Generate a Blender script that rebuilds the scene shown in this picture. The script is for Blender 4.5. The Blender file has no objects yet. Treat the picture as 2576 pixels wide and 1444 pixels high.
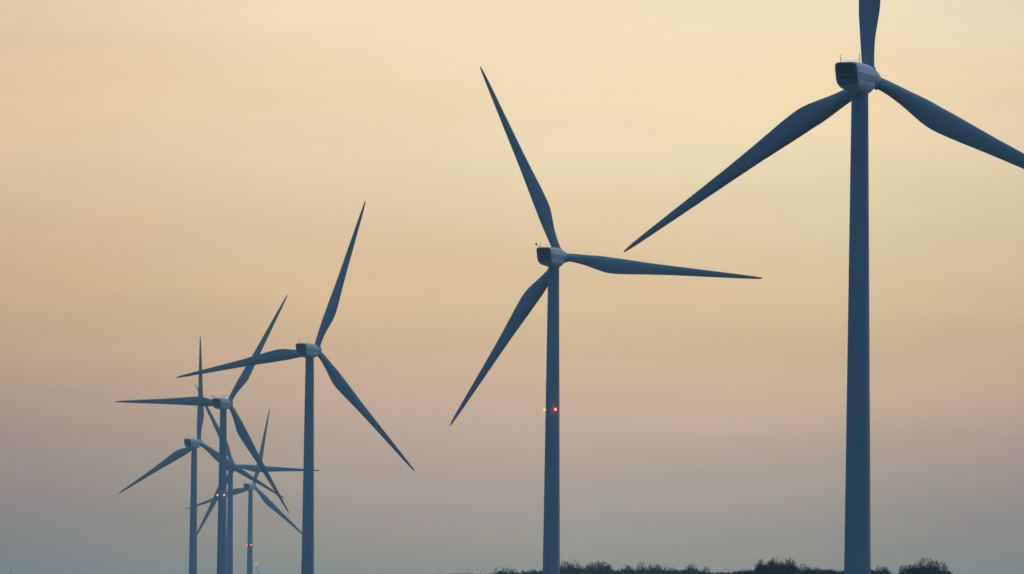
import bpy, math, random
from math import sin, cos, pi, radians
from mathutils import Vector, Matrix, noise as mnoise

random.seed(7)
S = bpy.context.scene
COL = S.collection

# ------------------------------------------------------------------ camera
F_PX, IMG_W = 16259.6, 2575.5          # focal length and picture width in the same pixels
PITCH, ROLL = radians(3.0774), radians(0.4666)
CAM_H = 2.0
cam_d = bpy.data.cameras.new("camera")
cam = bpy.data.objects.new("camera", cam_d)
COL.objects.link(cam)
cam_d.sensor_width = 36.0
cam_d.lens = 36.0 * F_PX / IMG_W
cam_d.clip_start, cam_d.clip_end = 1.0, 60000.0
fwd = Vector((0, cos(PITCH), sin(PITCH))); up0 = Vector((0, -sin(PITCH), cos(PITCH))); rt0 = Vector((1, 0, 0))
rt = rt0 * cos(ROLL) + up0 * sin(ROLL)
up = up0 * cos(ROLL) - rt0 * sin(ROLL)
m = Matrix((rt, up, -fwd)).transposed().to_4x4()
m.translation = (0, 0, CAM_H)
cam.matrix_world = m
S.camera = cam

S.view_settings.view_transform = 'Standard'
S.view_settings.look = 'None'
S.view_settings.gamma = 1.0
S.view_settings.exposure = 0.0
S.view_settings.use_curve_mapping = False
S.cycles.use_denoising = True
S.cycles.volume_bounces = 1
S.cycles.max_bounces = 6


def lin(c):
    return tuple(((v / 255) / 12.92 if v <= 10.3 else ((v / 255 + 0.055) / 1.055) ** 2.4) for v in c)


# ------------------------------------------------------------------ world: dusk sky, thin warm veil of cloud ahead, blue dusk behind
SUN_EL, SUN_AZ = radians(3.0), radians(12.0)
W = bpy.data.worlds.new("World")
S.world = W
W.use_nodes = True
nt = W.node_tree
nt.nodes.clear()
N = nt.nodes.new
L = nt.links.new


def math_node(op, a, b=None, c=None, clamp=False):
    n = N('ShaderNodeMath'); n.operation = op; n.use_clamp = clamp
    for i, v in enumerate((a, b, c)):
        if v is None:
            continue
        if isinstance(v, (int, float)):
            n.inputs[i].default_value = v
        else:
            L(v, n.inputs[i])
    return n.outputs[0]


def ramp_node(fac, stops, interp='B_SPLINE'):
    n = N('ShaderNodeValToRGB'); n.color_ramp.interpolation = interp
    el = n.color_ramp.elements
    while len(el) > 1:
        el.remove(el[-1])
    el[0].position = stops[0][0]; el[0].color = (*stops[0][1], 1)
    for p, c in stops[1:]:
        e = el.new(p); e.color = (*c, 1)
    L(fac, n.inputs[0])
    return n.outputs[0]


def mixc(kind, fac, a, b):
    n = N('ShaderNodeMix'); n.data_type = 'RGBA'; n.blend_type = kind; n.clamp_result = False
    if isinstance(fac, (int, float)):
        n.inputs[0].default_value = fac
    else:
        L(fac, n.inputs[0])
    for i, v in ((6, a), (7, b)):
        if isinstance(v, tuple):
            n.inputs[i].default_value = (*v, 1)
        else:
            L(v, n.inputs[i])
    return n.outputs[2]


tc = N('ShaderNodeTexCoord')
sep = N('ShaderNodeSeparateXYZ'); L(tc.outputs['Generated'], sep.inputs[0])
dx, dy, dz = sep.outputs


def sky_noise(scale, tilt, detail, rough=0.5, off=0.0):
    mp = N('ShaderNodeMapping'); mp.inputs['Scale'].default_value = scale
    mp.inputs['Rotation'].default_value = (0, tilt, 0)
    mp.inputs['Location'].default_value = (off, off * .7, off * .3)
    L(tc.outputs['Generated'], mp.inputs[0])
    n = N('ShaderNodeTexNoise'); n.inputs['Scale'].default_value = 1.0
    n.inputs['Detail'].default_value = detail; n.inputs['Roughness'].default_value = rough
    L(mp.outputs[0], n.inputs['Vector'])
    return n.outputs['Fac']


n_big = sky_noise((15, 15, 36), 0.25, 2.0, .5, 3.1)
n_warp = sky_noise((9, 9, 60), -0.10, 2.0, .5, 7.7)
n_streak = sky_noise((14, 14, 100), 0.20, 6.0, .62, 1.3)
warp = math_node('MULTIPLY', math_node('MULTIPLY_ADD', n_warp, 0.014, -0.007), math_node('MULTIPLY', dz, 22.0, clamp=True))
elev = math_node('ADD', dz, warp)
elev = math_node('MULTIPLY', elev, 1 / 0.30, clamp=True)
VEIL = [(0.0, (0.526, 0.352, 0.102)), (0.0099, (0.657, 0.44, 0.127)), (0.0182, (0.603, 0.415, 0.269)), (0.0243, (0.64, 0.457, 0.308)), (0.0317, (0.687, 0.476, 0.325)), (0.0397, (0.821, 0.545, 0.32)), (0.0458, (0.806, 0.567, 0.307)), (0.0537, (0.882, 0.616, 0.34)), (0.0612, (0.881, 0.672, 0.4)), (0.0734, (0.961, 0.781, 0.492)), (0.0869, (1.014, 0.787, 0.494)), (0.0979, (1.008, 0.841, 0.577)), (0.16, (0.84, 0.74, 0.58)), (0.28, (0.36, 0.44, 0.5))]
veil = ramp_node(elev, [(z / 0.30, c) for z, c in VEIL], 'LINEAR')
# brightness falls away to both sides of the glow
side = math_node('MULTIPLY_ADD', dx, 1 / 0.4, 0.5, clamp=True)
side_low = ramp_node(side, [(0.0, (.25, .22, .25)), (0.30, (.52, .46, .46)), (0.42, (.88, .86, .85)), (0.52, (1, 1, 1)), (0.60, (.92, .91, .90)), (0.70, (.60, .53, .52)), (1.0, (.30, .28, .30))], 'LINEAR')
side_high = ramp_node(side, [(0.0, (.45, .40, .42)), (0.30, (.86, .78, .76)), (0.42, (.97, .94, .93)), (0.52, (1, 1, 1)), (0.62, (.99, 1, .98)), (0.70, (.90, .905, .91)), (1.0, (.60, .60, .64))], 'LINEAR')
sidef = mixc('MIX', math_node('MULTIPLY', dz, 1 / 0.05, clamp=True), side_low, side_high)
veil = mixc('MULTIPLY', 1.0, veil, sidef)
tint = ramp_node(n_big, [(0.36, (1.018, .985, .972)), (0.50, (1.0, 1.0, 1.0)), (0.64, (.968, 1.008, 1.0))], 'EASE')
veil = mixc('MULTIPLY', 1.0, veil, tint)
tint2 = ramp_node(n_streak, [(0.3, (.972, .970, .968)), (0.7, (1.026, 1.026, 1.024))], 'EASE')
veil = mixc('MULTIPLY', 1.0, veil, tint2)
# clear dusk sky for the rest of the dome
sky = N('ShaderNodeTexSky'); sky.sky_type = 'NISHITA'; sky.sun_disc = False
sky.sun_elevation = SUN_EL; sky.sun_rotation = SUN_AZ
sky.air_density = 1.0; sky.dust_density = 0.6; sky.ozone_density = 4.0
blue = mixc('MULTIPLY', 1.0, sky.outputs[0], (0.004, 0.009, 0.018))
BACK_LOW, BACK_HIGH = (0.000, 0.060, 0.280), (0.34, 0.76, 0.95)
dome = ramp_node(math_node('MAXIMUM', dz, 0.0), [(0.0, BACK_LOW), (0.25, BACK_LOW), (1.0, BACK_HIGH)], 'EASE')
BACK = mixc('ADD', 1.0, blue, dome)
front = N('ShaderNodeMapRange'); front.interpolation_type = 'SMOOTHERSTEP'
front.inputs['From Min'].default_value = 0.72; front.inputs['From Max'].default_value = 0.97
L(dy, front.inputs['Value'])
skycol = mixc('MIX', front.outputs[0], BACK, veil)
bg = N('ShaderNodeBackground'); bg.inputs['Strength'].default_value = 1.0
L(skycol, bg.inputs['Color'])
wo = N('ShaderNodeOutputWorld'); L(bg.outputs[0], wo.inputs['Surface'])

# ------------------------------------------------------------------ sun: nearly gone, spread by cloud, from the right
sd = bpy.data.lights.new("sun", 'SUN'); sd.energy = 0.60; sd.angle = radians(20); sd.color = (1.0, 0.82, 0.76)
so = bpy.data.objects.new("sun", sd); COL.objects.link(so)
sdir = Vector((1.0, 0.75, 0.60)).normalized()          # towards the light
so.rotation_euler = sdir.to_track_quat('Z', 'Y').to_euler()


# ------------------------------------------------------------------ materials
def paint(name, col, rough=0.55, amp=0.10, streak=(0.6, 0.6, 0.06), spec=0.25):
    mt = bpy.data.materials.new(name); mt.use_nodes = True
    t = mt.node_tree; b = t.nodes['Principled BSDF']
    b.inputs['Roughness'].default_value = rough
    b.inputs['Specular IOR Level'].default_value = spec
    c = t.nodes.new('ShaderNodeTexCoord'); mp = t.nodes.new('ShaderNodeMapping'); mp.inputs['Scale'].default_value = streak
    n = t.nodes.new('ShaderNodeTexNoise'); n.inputs['Scale'].default_value = 1.0; n.inputs['Detail'].default_value = 4
    r = t.nodes.new('ShaderNodeValToRGB')
    e = r.color_ramp.elements
    e[0].position = .3; e[0].color = (*[v * (1 - amp) for v in col], 1)
    e[1].position = .7; e[1].color = (*[min(1, v * (1 + amp)) for v in col], 1)
    t.links.new(c.outputs['Object'], mp.inputs[0]); t.links.new(mp.outputs[0], n.inputs['Vector'])
    t.links.new(n.outputs['Fac'], r.inputs[0]); t.links.new(r.outputs[0], b.inputs['Base Color'])
    return mt


def emit(name, col, strength):
    mt = bpy.data.materials.new(name); mt.use_nodes = True
    b = mt.node_tree.nodes['Principled BSDF']
    b.inputs['Base Color'].default_value = (*[min(1, .5 * v) for v in col], 1)
    b.inputs['Emission Color'].default_value = (*col, 1)
    b.inputs['Emission Strength'].default_value = strength
    return mt


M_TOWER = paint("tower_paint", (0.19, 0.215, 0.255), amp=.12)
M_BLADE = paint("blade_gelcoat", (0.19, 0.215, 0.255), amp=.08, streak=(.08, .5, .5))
M_HUB = paint("hub_paint", (0.36, 0.39, 0.42))
M_NAC = paint("nacelle_paint", (0.57, 0.59, 0.61), amp=.06, streak=(.6, .3, .6))
M_BAND = paint("nacelle_band", (0.27, 0.30, 0.33), amp=.05)
M_MARK = paint("faded_lettering", (0.38, 0.40, 0.42), amp=.04)
M_DARK = paint("dark_grille", (0.030, 0.034, 0.040), rough=.7)
M_REAR = paint("rear_panel", (0.085, 0.10, 0.13), rough=.6)  # dark rear; shade of the face turned from the light is put in
M_METAL = paint("mast_metal", (0.12, 0.11, 0.10), rough=.5)
M_LENS = emit("lamp_lens_lit", (1.0, 0.42, 0.26), 4.5)
M_RED_HALO = emit("lamp_red_halo", (1.0, 0.07, 0.02), 1.5)  # red collars and cage; the lamp's halo is put into their emission
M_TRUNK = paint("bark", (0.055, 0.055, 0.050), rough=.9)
M_BARKLIT = paint("lit_bark", (0.17, 0.18, 0.17), rough=.9)  # light catching some trunks and limbs, put into a paler bark colour
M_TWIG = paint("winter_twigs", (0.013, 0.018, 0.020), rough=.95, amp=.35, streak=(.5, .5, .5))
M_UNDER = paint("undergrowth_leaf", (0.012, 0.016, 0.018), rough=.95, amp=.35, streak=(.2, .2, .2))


# ------------------------------------------------------------------ mesh helpers
class MB:
    def __init__(self):
        self.v = []; self.f = []

    def ring_loft(self, rings, cap0=True, cap1=True, closed=True):
        b0 = len(self.v); n = len(rings[0])
        for r in rings:
            self.v += [tuple(p) for p in r]
        for i in range(len(rings) - 1):
            for j in range(n if closed else n - 1):
                a = b0 + i * n + j; b = b0 + i * n + (j + 1) % n
                self.f.append((a, b, b + n, a + n))
        if cap0: self.f.append(tuple(b0 + j for j in reversed(range(n))))
        if cap1: self.f.append(tuple(b0 + (len(rings) - 1) * n + j for j in range(n)))

    def tube(self, pts, rads, n=8):
        pts = [Vector(p) for p in pts]; rings = []
        for i, p in enumerate(pts):
            d = (pts[min(i + 1, len(pts) - 1)] - pts[max(i - 1, 0)]).normalized()
            a = d.cross(Vector((0, 0, 1)) if abs(d.z) < .9 else Vector((1, 0, 0))).normalized(); b = d.cross(a)
            rings.append([p + (a * cos(2 * pi * k / n) + b * sin(2 * pi * k / n)) * rads[i] for k in range(n)])
        self.ring_loft(rings)

    def box(self, c, h, mat=None):
        b = len(self.v)
        for sx in (-1, 1):
            for sy in (-1, 1):
                for sz in (-1, 1):
                    p = Vector((c[0] + sx * h[0], c[1] + sy * h[1], c[2] + sz * h[2]))
                    self.v.append(tuple(mat @ p if mat else p))
        for q in ((0, 1, 3, 2), (4, 6, 7, 5), (0, 4, 5, 1), (2, 3, 7, 6), (0, 2, 6, 4), (1, 5, 7, 3)):
            self.f.append(tuple(b + i for i in q))

    def lathe(self, prof, axis, n=32, origin=(0, 0, 0)):
        """prof: (s along axis, radius)"""
        ax = Vector(axis).normalized()
        a = ax.cross(Vector((0, 0, 1)) if abs(ax.z) < .9 else Vector((1, 0, 0))).normalized(); b = ax.cross(a)
        o = Vector(origin)
        self.ring_loft([[o + ax * s + (a * cos(2 * pi * k / n) + b * sin(2 * pi * k / n)) * r for k in range(n)] for s, r in prof])

    def mesh(self, name, mat, smooth=True, angle=None):
        me = bpy.data.meshes.new(name); me.from_pydata(self.v, [], self.f); me.update()
        me.materials.append(mat)
        if smooth:
            me.polygons.foreach_set('use_smooth', [True] * len(me.polygons))
            if angle:
                me.set_sharp_from_angle(angle=radians(angle))
        return me


def link(name, me, parent=None, matrix=None):
    o = bpy.data.objects.new(name, me); COL.objects.link(o)
    if parent: o.parent = parent
    if matrix is not None: o.matrix_local = matrix
    return o


def tag(o, label=None, category=None, group=None, kind=None):
    for k, v in (('label', label), ('category', category), ('group', group), ('kind', kind)):
        if v: o[k] = v
    return o


def unproject(px, py, depth):
    """point seen at picture position (px, py) at world distance y = depth"""
    u, v = px - IMG_W / 2, -(py - 722.0)
    d = rt * u + up * v + fwd * F_PX
    return Vector((0, 0, CAM_H)) + d * (depth / d.y)


# ------------------------------------------------------------------ ground
GX, GY0, GY1 = 3600, -600, 14200
gb = MB()
NX, NY = 48, 90
for j in range(NY + 1):
    for i in range(NX + 1):
        x = -GX + 2 * GX * i / NX; y = GY0 + (GY1 - GY0) * (j / NY) ** 1.6
        z = mnoise.noise(Vector((x / 420, y / 420, 0))) * 1.0 * min(1, max(0, (y - 60) / 600)) - 0.9 * min(1, max(0, y / 600))
        gb.v.append((x, y, z))
for j in range(NY):
    for i in range(NX):
        a = j * (NX + 1) + i
        gb.f.append((a, a + 1, a + NX + 2, a + NX + 1))
mg = bpy.data.materials.new("field"); mg.use_nodes = True
t = mg.node_tree; b = t.nodes['Principled BSDF']; b.inputs['Roughness'].default_value = 1.0
c = t.nodes.new('ShaderNodeTexCoord'); n1 = t.nodes.new('ShaderNodeTexNoise'); n1.inputs['Scale'].default_value = 0.012; n1.inputs['Detail'].default_value = 8
r = t.nodes.new('ShaderNodeValToRGB'); r.color_ramp.elements[0].position = .35; r.color_ramp.elements[0].color = (.022, .03, .018, 1)
r.color_ramp.elements[1].position = .65; r.color_ramp.elements[1].color = (.05, .045, .03, 1)
t.links.new(c.outputs['Object'], n1.inputs['Vector']); t.links.new(n1.outputs['Fac'], r.inputs[0]); t.links.new(r.outputs[0], b.inputs['Base Color'])
tag(link('ground', gb.mesh('ground', mg)), kind='structure')

# ------------------------------------------------------------------ wind turbine meshes (local frame: +Y = rotor axis, z = 0 at hub height unless noted)
R_BLADE, OVERHANG = 45.0, 4.6
TILT, CONE = radians(5), radians(2)
TOWER_H0 = 80.0


def tower_r(t):                                        # t = metres below hub
    return 1.18 + (t - 2.0) * 0.0103


tb = MB()
prof = []
for k in range(41):
    zz = -0.6 + (TOWER_H0 - 1.4) * k / 40
    prof.append((zz, tower_r(TOWER_H0 - zz)))
tb.lathe(prof, (0, 0, 1), 64)
for zj in (TOWER_H0 - 2.05, TOWER_H0 - 24, TOWER_H0 - 50):    # bolted flange rings between the tower sections
    rr = tower_r(TOWER_H0 - zj)
    tb.lathe([(zj - .09, rr + .004), (zj - .08, rr + .02), (zj + .08, rr + .02), (zj + .09, rr + .004)], (0, 0, 1), 64)
ME_TOWER = tb.mesh('tower', M_TOWER, True, 40)

# nacelle: sections along the axis: (s, half width, top, bottom, shear of the rear)
SEC = [(-6.80, 1.62, 1.80, -1.42, 1.10), (-6.55, 1.70, 1.88, -1.56, 1.10), (-5.9, 1.76, 1.95, -1.72, .95), (-4.6, 1.80, 2.00, -1.90, .60),
       (-3.0, 1.80, 2.00, -2.04, .30), (-1.2, 1.80, 1.98, -2.12, .0), (0.4, 1.78, 1.92, -2.12, 0), (1.5, 1.68, 1.78, -2.02, 0),
       (2.4, 1.52, 1.55, -1.84, 0), (3.05, 1.34, 1.28, -1.58, 0), (3.5, 1.20, 1.08, -1.32, 0)]
NR = 48


def sec_at(s):
    for a, b in zip(SEC, SEC[1:]):
        if a[0] <= s <= b[0]:
            f = (s - a[0]) / (b[0] - a[0])
            return tuple(a[i] + (b[i] - a[i]) * f for i in range(5))
    return SEC[0] if s < SEC[0][0] else SEC[-1]


def nac_point(s, th, inset=0.0):
    """th = 0 right side, pi/2 top"""
    _, w, zt, zb, sh = sec_at(s)
    w -= inset; zt -= inset; zb += inset
    zc = zt - 1.45
    c, sn = cos(th), sin(th)
    if sn >= 0:
        e = 2 / 6.0
        x = w * math.copysign(abs(c) ** e, c); z = zc + (zt - zc) * abs(sn) ** e
    else:
        g = max(0.0, min(1.0, (s + 6.3) / 2.4))        # square-cornered rear, rounder belly further forward
        ex = 2 / (6.0 - 3.1 * g)
        x = w * math.copysign(abs(c) ** ex, c); z = zc - (zc - zb) * abs(sn) ** (2 / (4.4 - 1.9 * g))
        x *= 1 - 0.12 * abs(sn) ** 1.5
    z += 0.035 * (1 - (x / w) ** 2) if sn > 0 else 0
    f = (zt - z) / (zt - zb)
    return Vector((x, s + sh * f, z))


def ring(s, inset=0.0, n=NR, ds=0.0):
    return [nac_point(s, 2 * pi * k / n, inset) + Vector((0, ds, 0)) for k in range(n)]


nb = MB()
ss = [-6.80, -6.72, -6.55, -6.2, -5.9, -5.3, -4.6, -3.8, -3.0, -2.1, -1.2, -.4, .4, 1.0, 1.5, 2.0, 2.4, 2.75, 3.05, 3.3, 3.5]
rings = [ring(-6.80, .045, ds=.20), ring(-6.80, .04, ds=.0), ring(-6.80, .02, ds=-.01)] + [ring(s) for s in ss[1:]]
nb.ring_loft(rings, cap0=False, cap1=True)
ME_NAC = nb.mesh('nacelle', M_NAC, True, 38)
# rear panel recessed inside the lip
rb = MB()
rr_ = ring(-6.80, .042, ds=.015)
rb.ring_loft([rr_, [p + Vector((0, .10, 0)) for p in rr_]])
ME_REAR = rb.mesh('rear_panel', M_REAR, True, 30)


def rear_frame(z):                                     # y of the sheared rear panel at height z
    _, w, zt, zb, sh = SEC[0]
    return -6.80 + .015 + sh * (zt - z) / (zt - zb)


def rear_plate(mb, x0, x1, z0, z1, out, th=.05):
    q = []
    for (x, z) in ((x0, z0), (x1, z0), (x1, z1), (x0, z1)):
        q.append(Vector((x, rear_frame(z) - out, z)))
    mb.ring_loft([q, [p + Vector((0, th, 0)) for p in q]])


g = MB(); rear_plate(g, -1.16, 1.0, .35, 1.45, .03)
ME_GRILLE = g.mesh('cooler_grille', M_DARK, False)
g = MB()
for k in range(6):
    zz = .50 + k * .19
    rear_plate(g, -1.16, .96, zz, zz + .045, .075)
ME_SLAT = g.mesh('grille_slats', M_REAR, False)
g = MB(); rear_plate(g, -1.02, 1.10, -.42, -.06, .03)
ME_SLOT = g.mesh('air_slot', M_DARK, False)


def th_for_z(s, z):
    _, w, zt, zb, sh = sec_at(s)
    zc = zt - 1.45
    g = max(0.0, min(1.0, (s + 6.3) / 2.4))
    if z <= zc:
        return -math.asin(((zc - z) / (zc - zb)) ** ((4.4 - 1.9 * g) / 2))
    return math.asin(((z - zc) / (zt - zc)) ** 3)


def side_strip(name, mat, s0, s1, z0, z1, out, ns=24, nt_=6, sgn=1):
    mb = MB(); outer = []
    for i in range(ns + 1):
        s = s0 + (s1 - s0) * i / ns; row = []; th0, th1 = th_for_z(s, z0), th_for_z(s, z1)
        for j in range(nt_ + 1):
            th = th0 + (th1 - th0) * j / nt_
            if sgn < 0: th = pi - th
            row.append(nac_point(s, th, -out))
        inner = []
        for j in reversed(range(nt_ + 1)):
            th = th0 + (th1 - th0) * j / nt_
            if sgn < 0: th = pi - th
            inner.append(nac_point(s, th, .02))
        outer.append(row + inner)
    mb.ring_loft(outer)
    return mb.mesh(name, mat, True, 40)


BANDS = [side_strip('side_band', M_BAND, -6.45, 2.6, -.42, .47, .018, sgn=q) for q in (1, -1)]
SEAMS = [side_strip('panel_seam', M_DARK, -6.45, 2.6, .475, .505, .012, sgn=q) for q in (1, -1)]
marks = []
for q in (1, -1):
    mk = MB()
    for (a, b) in ((-4.7, -3.2), (-2.9, -2.3), (-2.0, -1.2)):
        st = side_strip('m', M_MARK, a, b, -.22, .26, .030, 6, 4, q)
        b0 = len(mk.v)
        mk.v += [tuple(v.co) for v in st.vertices]; mk.f += [tuple(b0 + i for i in p.vertices) for p in st.polygons]
    marks.append(mk.mesh('faded_lettering', M_MARK, True, 40))

# roof instruments: two masts joined by a wire
ME_MASTS = []
for xm in (-1.38, 1.38):
    mb = MB()
    mb.tube([(xm, -4.6, 1.88), (xm, -4.6, 3.25)], [.05, .035], 8)
    mb.tube([(xm, -4.6, 2.45), (xm + .0, -4.78, 2.62)], [.03, .03], 6)
    ME_MASTS.append(mb.mesh('mast', M_METAL))
mb = MB(); pts = [(-1.38 + 2.76 * k / 10, -4.6, 2.40 - .10 * sin(pi * k / 10)) for k in range(11)]
mb.tube(pts, [.016] * 11, 6)
ME_WIRE = mb.mesh('roof_wire', M_METAL)
# outrigger lamp housings carried by every second turbine
ME_ARMS = []
for sx in (-1, 1):
    a = MB(); a.tube([(sx * 1.35, -4.6, 1.92), (sx * 2.25, -4.6, 2.52)], [.045, .04], 8)
    h = MB(); h.lathe([(0, .12), (.06, .20), (.34, .22), (.44, .17), (.50, .06)], (0, 0, 1), 16, (sx * 2.35, -4.6, 2.44))
    ME_ARMS.append((a.mesh('lamp_arm', M_METAL), h.mesh('lamp_housing', M_METAL, True, 50)))

AX = Vector((0, cos(TILT), sin(TILT)))
sb = MB()
sp = [(-1.35, .9), (-1.3, 1.20), (-.9, 1.40), (0, 1.46), (.7, 1.42), (1.3, 1.26), (1.8, .98), (2.15, .62), (2.32, .30), (2.38, .06)]
sb.lathe(sp, AX, 40, AX * OVERHANG)
ME_SPIN = sb.mesh('spinner', M_HUB)


def interp(tab, x):
    for a, b in zip(tab, tab[1:]):
        if x <= b[0]:
            f = max(0, (x - a[0]) / (b[0] - a[0]))
            f = f * f * (3 - 2 * f) if len(a) > 2 else f
            return a[1] + (b[1] - a[1]) * f
    return tab[-1][1]


CH = [(1.2, 1.70), (2.5, 1.78), (4, 1.98), (6, 2.35), (8, 2.95), (9.5, 3.30), (11, 3.45), (13, 3.38), (16, 3.02), (20, 2.48), (25, 2.0), (30, 1.62), (35, 1.25), (39, .95), (42, .70), (43.8, .48), (44.7, .27), (45, .07)]
TH = [(1.2, 1.0), (3, .98), (5, .74), (8, .42), (11, .31), (16, .25), (25, .21), (35, .18), (45, .15)]
TW = [(1.2, 13), (8, 12.5), (12, 10), (20, 6), (30, 2.5), (45, -.5)]
AXIS_C = [(1.2, .56), (3, .57), (7, .42), (11, .31), (20, .29), (45, .33)]
bb = MB(); rings = []
rs = [1.2, 2, 2.8, 3.6, 4.5, 5.5, 6.5, 7.5, 8.5, 9.5, 10.5, 11.5, 12.5, 14, 16, 18, 20, 22.5, 25, 27.5, 30, 32.5, 35, 37.5, 40, 41.5, 43, 44, 44.6, 44.9, 45]
NB = 28
for r0 in rs:
    ch, th, tw, ac = interp(CH, r0), interp(TH, r0), radians(interp(TW, r0)), interp(AXIS_C, r0)
    circ = max(0.0, min(1.0, (7.5 - r0) / 4.7)); circ = circ * circ * (3 - 2 * circ)
    rg = []
    for k in range(NB):
        a = 2 * pi * k / NB
        xc = .5 - .5 * cos(a)                          # 0 at the leading edge
        tt = 5 * th * (0.2969 * math.sqrt(xc) - .1260 * xc - .3516 * xc ** 2 + .2843 * xc ** 3 - .1036 * xc ** 4)
        camb = .02 * 4 * xc * (1 - xc)
        za = (tt if a <= pi else -tt) + camb
        zc_ = .5 * sin(a) * th if th < .98 else .5 * sin(a)
        z = za * (1 - circ) + zc_ * circ
        yy = (ac - xc) * ch; zz = z * ch
        y2 = yy * cos(tw) + zz * sin(tw); z2 = -yy * sin(tw) + zz * cos(tw)
        rg.append(Vector((r0, y2, z2)))
    rings.append(rg)
bb.ring_loft(rings)
ME_BLADE = bb.mesh('blade', M_BLADE, True, 60)
collar = MB(); collar.lathe([(1.05, .80), (1.05, .94), (1.62, .94), (1.66, .80)], (1, 0, 0), 32)
ME_COLLAR = collar.mesh('blade_collar', M_HUB, True, 40)

# tower obstruction lamp, built at the origin looking along +x
lm = MB(); lm.lathe([(-.20, .08), (-.17, .17), (.17, .17), (.20, .08)], (0, 0, 1), 20)
ME_LENS = lm.mesh('lens', M_LENS, True, 50)
ME_BEACON = ME_LENS.copy(); ME_BEACON.materials.clear(); ME_BEACON.materials.append(emit('beacon_lit', (1.0, .18, .12), 30.0))
lr = MB()
for s0, s1 in ((-.34, -.20), (.20, .34)):
    lr.lathe([(s0, .12), (s0 + .03, .21), (s1 - .03, .21), (s1, .12)], (0, 0, 1), 20)
for k in range(6):
    a = 2 * pi * k / 6
    lr.tube([(.19 * cos(a), .19 * sin(a), -.22), (.19 * cos(a), .19 * sin(a), .22)], [.03, .03], 6)
lr.box((-.30, 0, -.30), (.24, .05, .05))
ME_LAMP = lr.mesh('warning_light', M_RED_HALO, True, 40)


def make_turbine(x, y, hub, az, psi, label, lamps=False, hub_abs=None, tip_lamp=None):
    root = bpy.data.objects.new('wind_turbine', None); COL.objects.link(root)
    root.empty_display_size = 5
    root.location = (x, y, -0.5); root.rotation_euler = (0, 0, -radians(psi))
    tag(root, label, 'wind turbine', 'wind turbines of the wind farm')
    hz = hub + CAM_H + 0.5
    up_m = Matrix.Translation((0, 0, hz))
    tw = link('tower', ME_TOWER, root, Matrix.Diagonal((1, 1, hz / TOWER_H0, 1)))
    nc = link('nacelle', ME_NAC, root, up_m)
    link('rear_panel', ME_REAR, nc); link('cooler_grille', ME_GRILLE, nc); link('grille_slats', ME_SLAT, nc); link('air_slot', ME_SLOT, nc)
    for me in BANDS: link('side_band', me, nc)
    for me in SEAMS: link('panel_seam', me, nc)
    for me in marks: link('faded_lettering', me, nc)
    for me in ME_MASTS: link('mast', me, nc)
    link('roof_wire', ME_WIRE, nc)
    if lamps:
        for a, h in ME_ARMS:
            link('lamp_arm', a, nc); link('lamp_housing', h, nc)
    link('spinner', ME_SPIN, root, up_m)
    for k in range(3):
        t_ = radians(az) - k * 2 * pi / 3
        rgt = Vector((1, 0, 0)); upv = rgt.cross(AX)
        d = rgt * cos(t_) + upv * sin(t_); v = -rgt * sin(t_) + upv * cos(t_)
        d2 = d * cos(CONE) + AX * sin(CONE); a2 = AX * cos(CONE) - d * sin(CONE)
        mm = Matrix((d2, v, -a2)).transposed().to_4x4(); mm.translation = AX * OVERHANG + Vector((0, 0, hz))
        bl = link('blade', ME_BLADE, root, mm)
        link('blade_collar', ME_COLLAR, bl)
        if tip_lamp == k:
            lp = link('warning_light', ME_LAMP, bl, Matrix.Translation((45.3, 0, 0)) @ Matrix.Rotation(pi / 2, 4, 'Y') @ Matrix.Scale(1.6, 4))
            lp2 = link('lens', ME_BEACON, bl, Matrix.Translation((45.3, 0, 0)) @ Matrix.Rotation(pi / 2, 4, 'Y') @ Matrix.Scale(1.6, 4))
    if lamps:
        drop = 32.4; r = tower_r(drop)
        look = math.atan2(-y, -x)                      # bearing of the road side, where the camera stands
        for off in (20, -100, 140):
            a = look + radians(off) + radians(psi)     # local frame is turned by -psi
            c = Vector((cos(a), sin(a), 0))
            mt = Matrix.Rotation(a, 4, 'Z'); mt.translation = c * (r + .30) + Vector((0, 0, hz - drop))
            lp = link('warning_light', ME_LAMP, root, mt)
            link('lens', ME_LENS, lp)
            pl = bpy.data.lights.new('lamp_glow', 'POINT'); pl.color = (1, .06, .03); pl.energy = 60; pl.shadow_soft_size = .2
            po = bpy.data.objects.new('lamp_glow', pl); COL.objects.link(po); po.parent = lp; po.location = (.40, 0, 0)
    return root


make_turbine(48.72, 906.7, 78.41, 92.34, 20.45, 'nearest and largest wind turbine, at the right, upright blade cut off by the picture top')
make_turbine(8.85, 1377.2, 80.34, 113.63, 19.60, 'second nearest wind turbine, near the middle, blade pointing right, small red lamps on its tower', True)
make_turbine(-57.11, 1829.1, 79.74, 69.77, 20.84, 'third nearest wind turbine, standing alone just right of the distant cluster, no lamps lit')
make_turbine(-102.43, 2301.2, 81.13, 59.07, 20.62, 'front turbine of the left cluster, blade level to the left, two red tower lamps lit', True)
make_turbine(-133.02, 2717.1, 79.07, 88.56, 23.43, 'leftmost turbine of the cluster, one blade straight up, nacelle clear of the other towers')
make_turbine(-136.23, 3146.4, 80.37, 117.27, 21.52, 'turbine half hidden behind the front tower of the cluster, one blade level to the right')
make_turbine(-146.00, 3634.2, 81.54, 77.09, 19.95, 'smallest complete turbine of the cluster, right of the double towers, two red lamps lit', True)


def far_turbine(px, py, depth, az, label, **kw):
    p = unproject(px, py, depth)
    make_turbine(p.x, p.y, p.z - CAM_H, az, 20.0, label, **kw)


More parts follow.
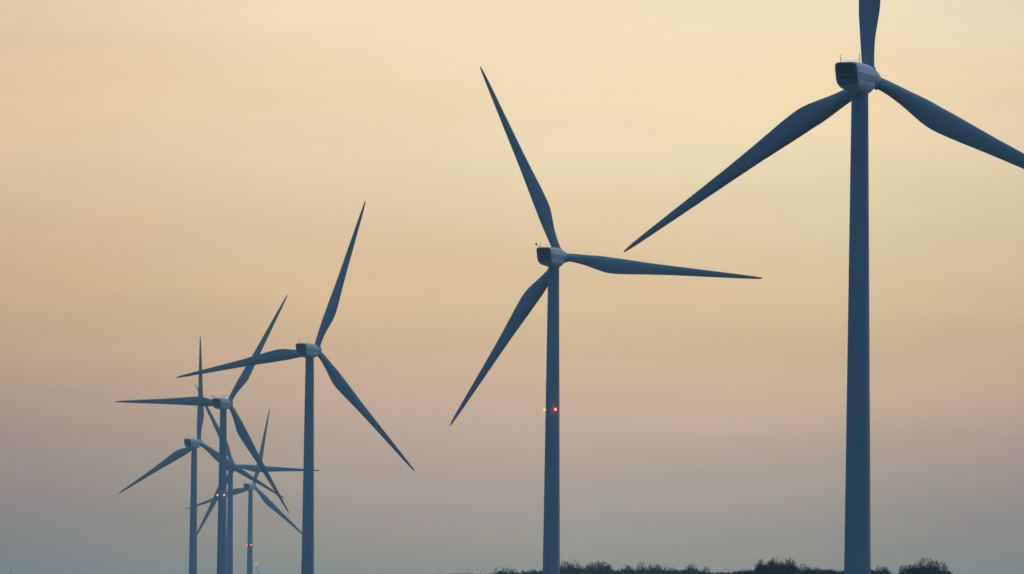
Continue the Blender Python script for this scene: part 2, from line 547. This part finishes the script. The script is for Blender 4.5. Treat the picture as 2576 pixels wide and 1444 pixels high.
far_turbine(662, 1492, 9750, 107, 'very distant turbine, only a lamp-lit blade tip showing beside the smallest tower', tip_lamp=0)
far_turbine(13, 1480, 12000, 73, 'faintest hazy turbine, only a blade tip in the bottom left corner leaning right')
far_turbine(213, 1478, 12600, 121, 'faint hazy turbine left of the cluster, only a left-leaning blade tip above the bottom edge')


# ------------------------------------------------------------------ trees
def grow_tree(seed, spread, wisp):
    """unit tree: height 1; returns (trunk mesh, crown mesh)"""
    rnd = random.Random(seed)
    tr, cr = MB(), MB()

    def branch(p, d, length, rad, level):
        segs = 4 if level < 2 else 3
        pts = [p.copy()]; rads = [rad]; dd = d.copy(); q = p.copy()
        for i in range(segs):
            dd = (dd + Vector((rnd.gauss(0, .13), rnd.gauss(0, .13), rnd.gauss(.04, .09)))).normalized()
            q = q + dd * length / segs; pts.append(q.copy()); rads.append(rad * (1 - .75 * (i + 1) / segs) + .0004)
        if level <= 2:
            tr.tube(pts, rads, 7 if level == 0 else 4)
        else:
            s = dd.cross(Vector((rnd.gauss(0, 1), rnd.gauss(0, 1), rnd.gauss(0, 1)))).normalized() * (.0019 + .0012 * rnd.random())
            b0 = len(cr.v)
            for i, pp in enumerate(pts):
                w = 1 - .8 * i / segs
                cr.v += [tuple(pp - s * w), tuple(pp + s * w)]
            for i in range(segs):
                cr.f.append((b0 + 2 * i, b0 + 2 * i + 1, b0 + 2 * i + 3, b0 + 2 * i + 2))
        if level < 4:
            nchild = (0, 6, 5, 4)[level] if level else 9
            for c in range(nchild):
                f = (.30 if level == 0 else .2) + (.70 if level == 0 else .8) * (c + rnd.random()) / nchild
                f = min(f, .99); k = f * segs; i = int(k); pp = pts[i].lerp(pts[i + 1], k - i)
                ang = 2 * pi * rnd.random()
                side_ = Vector((cos(ang), sin(ang), 0))
                if level == 0:
                    upw = .45 + 1.1 * f + rnd.gauss(0, .12)
                    cd = (side_ * spread + Vector((0, 0, upw))).normalized()
                    ln = (.25 + .06 * rnd.random()) * (1.12 - .55 * f)
                else:
                    cd = (dd * (1.1) + side_ * .75 + Vector((0, 0, rnd.gauss(.12, .35)))).normalized()
                    ln = length * (.56 if level == 1 else .50) * (.8 + .4 * rnd.random())
                branch(pp, cd, ln, rads[i] * .55, level + 1)

    branch(Vector((0, 0, 0)), Vector((0, 0, 1)), .70, .022, 0)
    # fine twigs: overlapping irregular lobes round the branch ends
    lobes = []
    for k in range(26):
        a_ = 2 * pi * rnd.random(); h = rnd.uniform(.42, .86); rr = .30 * math.sqrt(max(.03, 1 - ((h - .60) / .36) ** 2)) * rnd.uniform(.45, 1.0)
        lobes.append((Vector((rr * cos(a_), rr * sin(a_), h)), rnd.uniform(.075, .125)))
    lobes.append((Vector((.03, -.02, .80)), .14))
    for k in range(int(38000 * (1 - .6 * wisp))):
        c_, r_ = lobes[rnd.randrange(len(lobes))]
        u = Vector((rnd.gauss(0, 1), rnd.gauss(0, 1), rnd.gauss(0, 1))).normalized()
        p = c_ + u * r_ * rnd.random() ** .42
        if mnoise.noise(p * 17) < -.18 + .25 * wisp: continue
        o_ = (p - Vector((0, 0, .45))).normalized()
        d = (o_ + Vector((rnd.gauss(0, .45), rnd.gauss(0, .45), .35 + rnd.gauss(0, .35)))).normalized() * rnd.uniform(.012, .036)
        s = d.cross(Vector((rnd.gauss(0, 1), rnd.gauss(0, 1), rnd.gauss(0, 1)))).normalized() * rnd.uniform(.0020, .0046)
        b0 = len(cr.v); cr.v += [tuple(p - s), tuple(p + s), tuple(p + d)]; cr.f.append((b0, b0 + 1, b0 + 2))
    top = sorted(v[2] for v in cr.v)[int(len(cr.v) * .988)]; wd = sorted(abs(v[0]) for v in cr.v)[int(len(cr.v) * .985)]
    return tr, cr, top, wd


VAR = []
for i, (sd_, spr, wsp) in enumerate(((11, .75, .0), (12, .85, .3), (13, .6, .55), (14, .95, .0), (15, .7, .1), (16, .65, .65))):
    tr, cr, top, wd = grow_tree(sd_, spr, wsp)
    VAR.append((tr.mesh('trunk', M_BARKLIT if i in (1, 3) else M_TRUNK), cr.mesh('crown', M_TWIG, False), top, wd))

# (picture x, top y, visible width, depth, variant, label)
TREES = [
    (1274, 1429, 56, 1640, 4, 'isolated small rounded bare tree, leftmost clump on the skyline left of the central tower'),
    (1336, 1432, 60, 1610, 1, 'low bare tree touching the left side of the central turbine tower at the skyline'),
    (1424, 1413, 54, 1500, 4, 'bare tree rising immediately right of the central turbine tower'),
    (1461, 1425, 50, 1560, 2, 'thin see-through bare tree, second right of the central tower'),
    (1504, 1413, 62, 1540, 0, 'rounded dense bare tree, third right of the central tower, tallest of that stretch'),
    (1547, 1432, 46, 1600, 1, 'low bare tree in the dip between the rounded tree and the wispy trees'),
    (1587, 1420, 54, 1570, 5, 'wispy open-crowned bare tree, left of three wispy ones midway between the two big towers'),
    (1624, 1417, 48, 1590, 2, 'wispy open-crowned bare tree, middle of three wispy ones midway between the two big towers'),
    (1661, 1418, 46, 1560, 5, 'wispy open-crowned bare tree, right of three wispy ones midway between the two big towers'),
    (1696, 1431, 48, 1600, 4, 'low dense bare tree just right of the three wispy trees'),
    (1734, 1425, 60, 1540, 3, 'broad low bare tree with dark crown midway between the wispy trees and the tall pair'),
    (1776, 1428, 46, 1580, 2, 'thin bare tree on the right flank of the broad low tree'),
    (1827, 1438, 44, 1620, 1, 'lowest bare tree in the gap left of the tall pair, barely above the bottom edge'),
    (1866, 1434, 48, 1600, 4, 'low bare tree at the foot of the left side of the tall pair'),
    (1933, 1409, 64, 1500, 0, 'left one of the tall dense pair of bare trees left of the nearest tower'),
    (1981, 1408, 66, 1520, 4, 'right one of the tall dense pair of bare trees, with spiky top twigs'),
    (2024, 1426, 52, 1560, 3, 'small dark domed bare tree right beside the tall pair'),
    (2060, 1427, 46, 1590, 5, 'pale wispy bare tree between the domed tree and the nearest tower'),
    (2098, 1433, 52, 1560, 1, 'low bare tree touching the left side of the nearest turbine tower'),
    (2208, 1424, 66, 1620, 5, 'wispy pale bare tree just right of the nearest turbine tower'),
    (2321, 1413, 106, 1480, 3, 'large broad round-crowned bare tree at the far right of the skyline, standing apart'),
]
for (px, py, w, dep, vi, label) in TREES:
    if px > 1800: dep -= 480
    tm, cm, top, wd = VAR[vi]
    p = unproject(px, py + 10.5, dep)
    base_z = -0.9
    hgt = (p.z - base_z) / top
    half = (w / 2) * dep / F_PX * 1.42
    sx = half / wd
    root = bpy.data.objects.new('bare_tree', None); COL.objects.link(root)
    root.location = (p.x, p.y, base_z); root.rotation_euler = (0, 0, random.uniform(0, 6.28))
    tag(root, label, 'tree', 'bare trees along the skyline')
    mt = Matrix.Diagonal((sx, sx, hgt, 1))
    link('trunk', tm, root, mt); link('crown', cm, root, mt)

# undergrowth and saplings below the crowns: one uncountable mass
ub = MB(); rnd = random.Random(3)
PROF = [(1100, 1446), (1180, 1444), (1230, 1446), (1262, 1439), (1300, 1444), (1330, 1439), (1372, 1436), (1420, 1430), (1500, 1432), (1540, 1438), (1600, 1434), (1640, 1433),
        (1700, 1437), (1740, 1434), (1800, 1444), (1850, 1442), (1905, 1436), (1940, 1425), (1990, 1425), (2015, 1437), (2060, 1436), (2120, 1440), (2190, 1437), (2230, 1442), (2262, 1452), (2290, 1432), (2350, 1431), (2385, 1450), (2420, 1462)]
for i in range(52000):
    px = rnd.uniform(1090, 2425)
    for a, b in zip(PROF, PROF[1:]):
        if px <= b[0]:
            break
    ty = a[1] + (b[1] - a[1]) * max(0, min(1, (px - a[0]) / (b[0] - a[0])))
    ty += 4.0 + 3.0 * mnoise.noise(Vector((px / 9.0, 0, 0))) + 2.5 * mnoise.noise(Vector((px / 3.0, 5, 0))) + abs(rnd.gauss(0, 2.2)) * -0.9 + 1.5
    dep = rnd.uniform(1640, 1720) if px < 1800 else rnd.uniform(1120, 1180)
    p = unproject(px, ty, dep)
    z = p.z - (p.z + .5) * rnd.random() ** 2.2
    q = Vector((p.x, p.y, z))
    d = Vector((rnd.gauss(0, .6), rnd.gauss(0, .6), abs(rnd.gauss(.6, .6)))).normalized() * rnd.uniform(.35, .95)
    s = d.cross(Vector((rnd.gauss(0, 1), rnd.gauss(0, 1), rnd.gauss(0, 1)))).normalized() * rnd.uniform(.07, .17)
    b0 = len(ub.v); ub.v += [tuple(q - s), tuple(q + s), tuple(q + d)]; ub.f.append((b0, b0 + 1, b0 + 2))
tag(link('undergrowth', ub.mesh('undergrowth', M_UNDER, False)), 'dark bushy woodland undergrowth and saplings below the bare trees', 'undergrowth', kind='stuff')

# ------------------------------------------------------------------ haze
hb = MB(); X0, X1, Y0, Y1, Z0, Z1 = -3800, 3800, -800, 14400, -3.5, 136
hb.box(((X0 + X1) / 2, (Y0 + Y1) / 2, (Z0 + Z1) / 2), ((X1 - X0) / 2, (Y1 - Y0) / 2, (Z1 - Z0) / 2))
mh = bpy.data.materials.new('haze'); mh.use_nodes = True
t = mh.node_tree; t.nodes.clear()
pv = t.nodes.new('ShaderNodeVolumePrincipled'); pv.inputs['Color'].default_value = (0.74, 0.96, 0.98, 1)
pv.inputs['Density'].default_value = 0.0001; pv.inputs['Anisotropy'].default_value = 0.3
out = t.nodes.new('ShaderNodeOutputMaterial'); t.links.new(pv.outputs[0], out.inputs['Volume'])
tag(link('haze', hb.mesh('haze', mh, False)), 'thin bluish dusk haze over the plain', 'haze', kind='stuff')
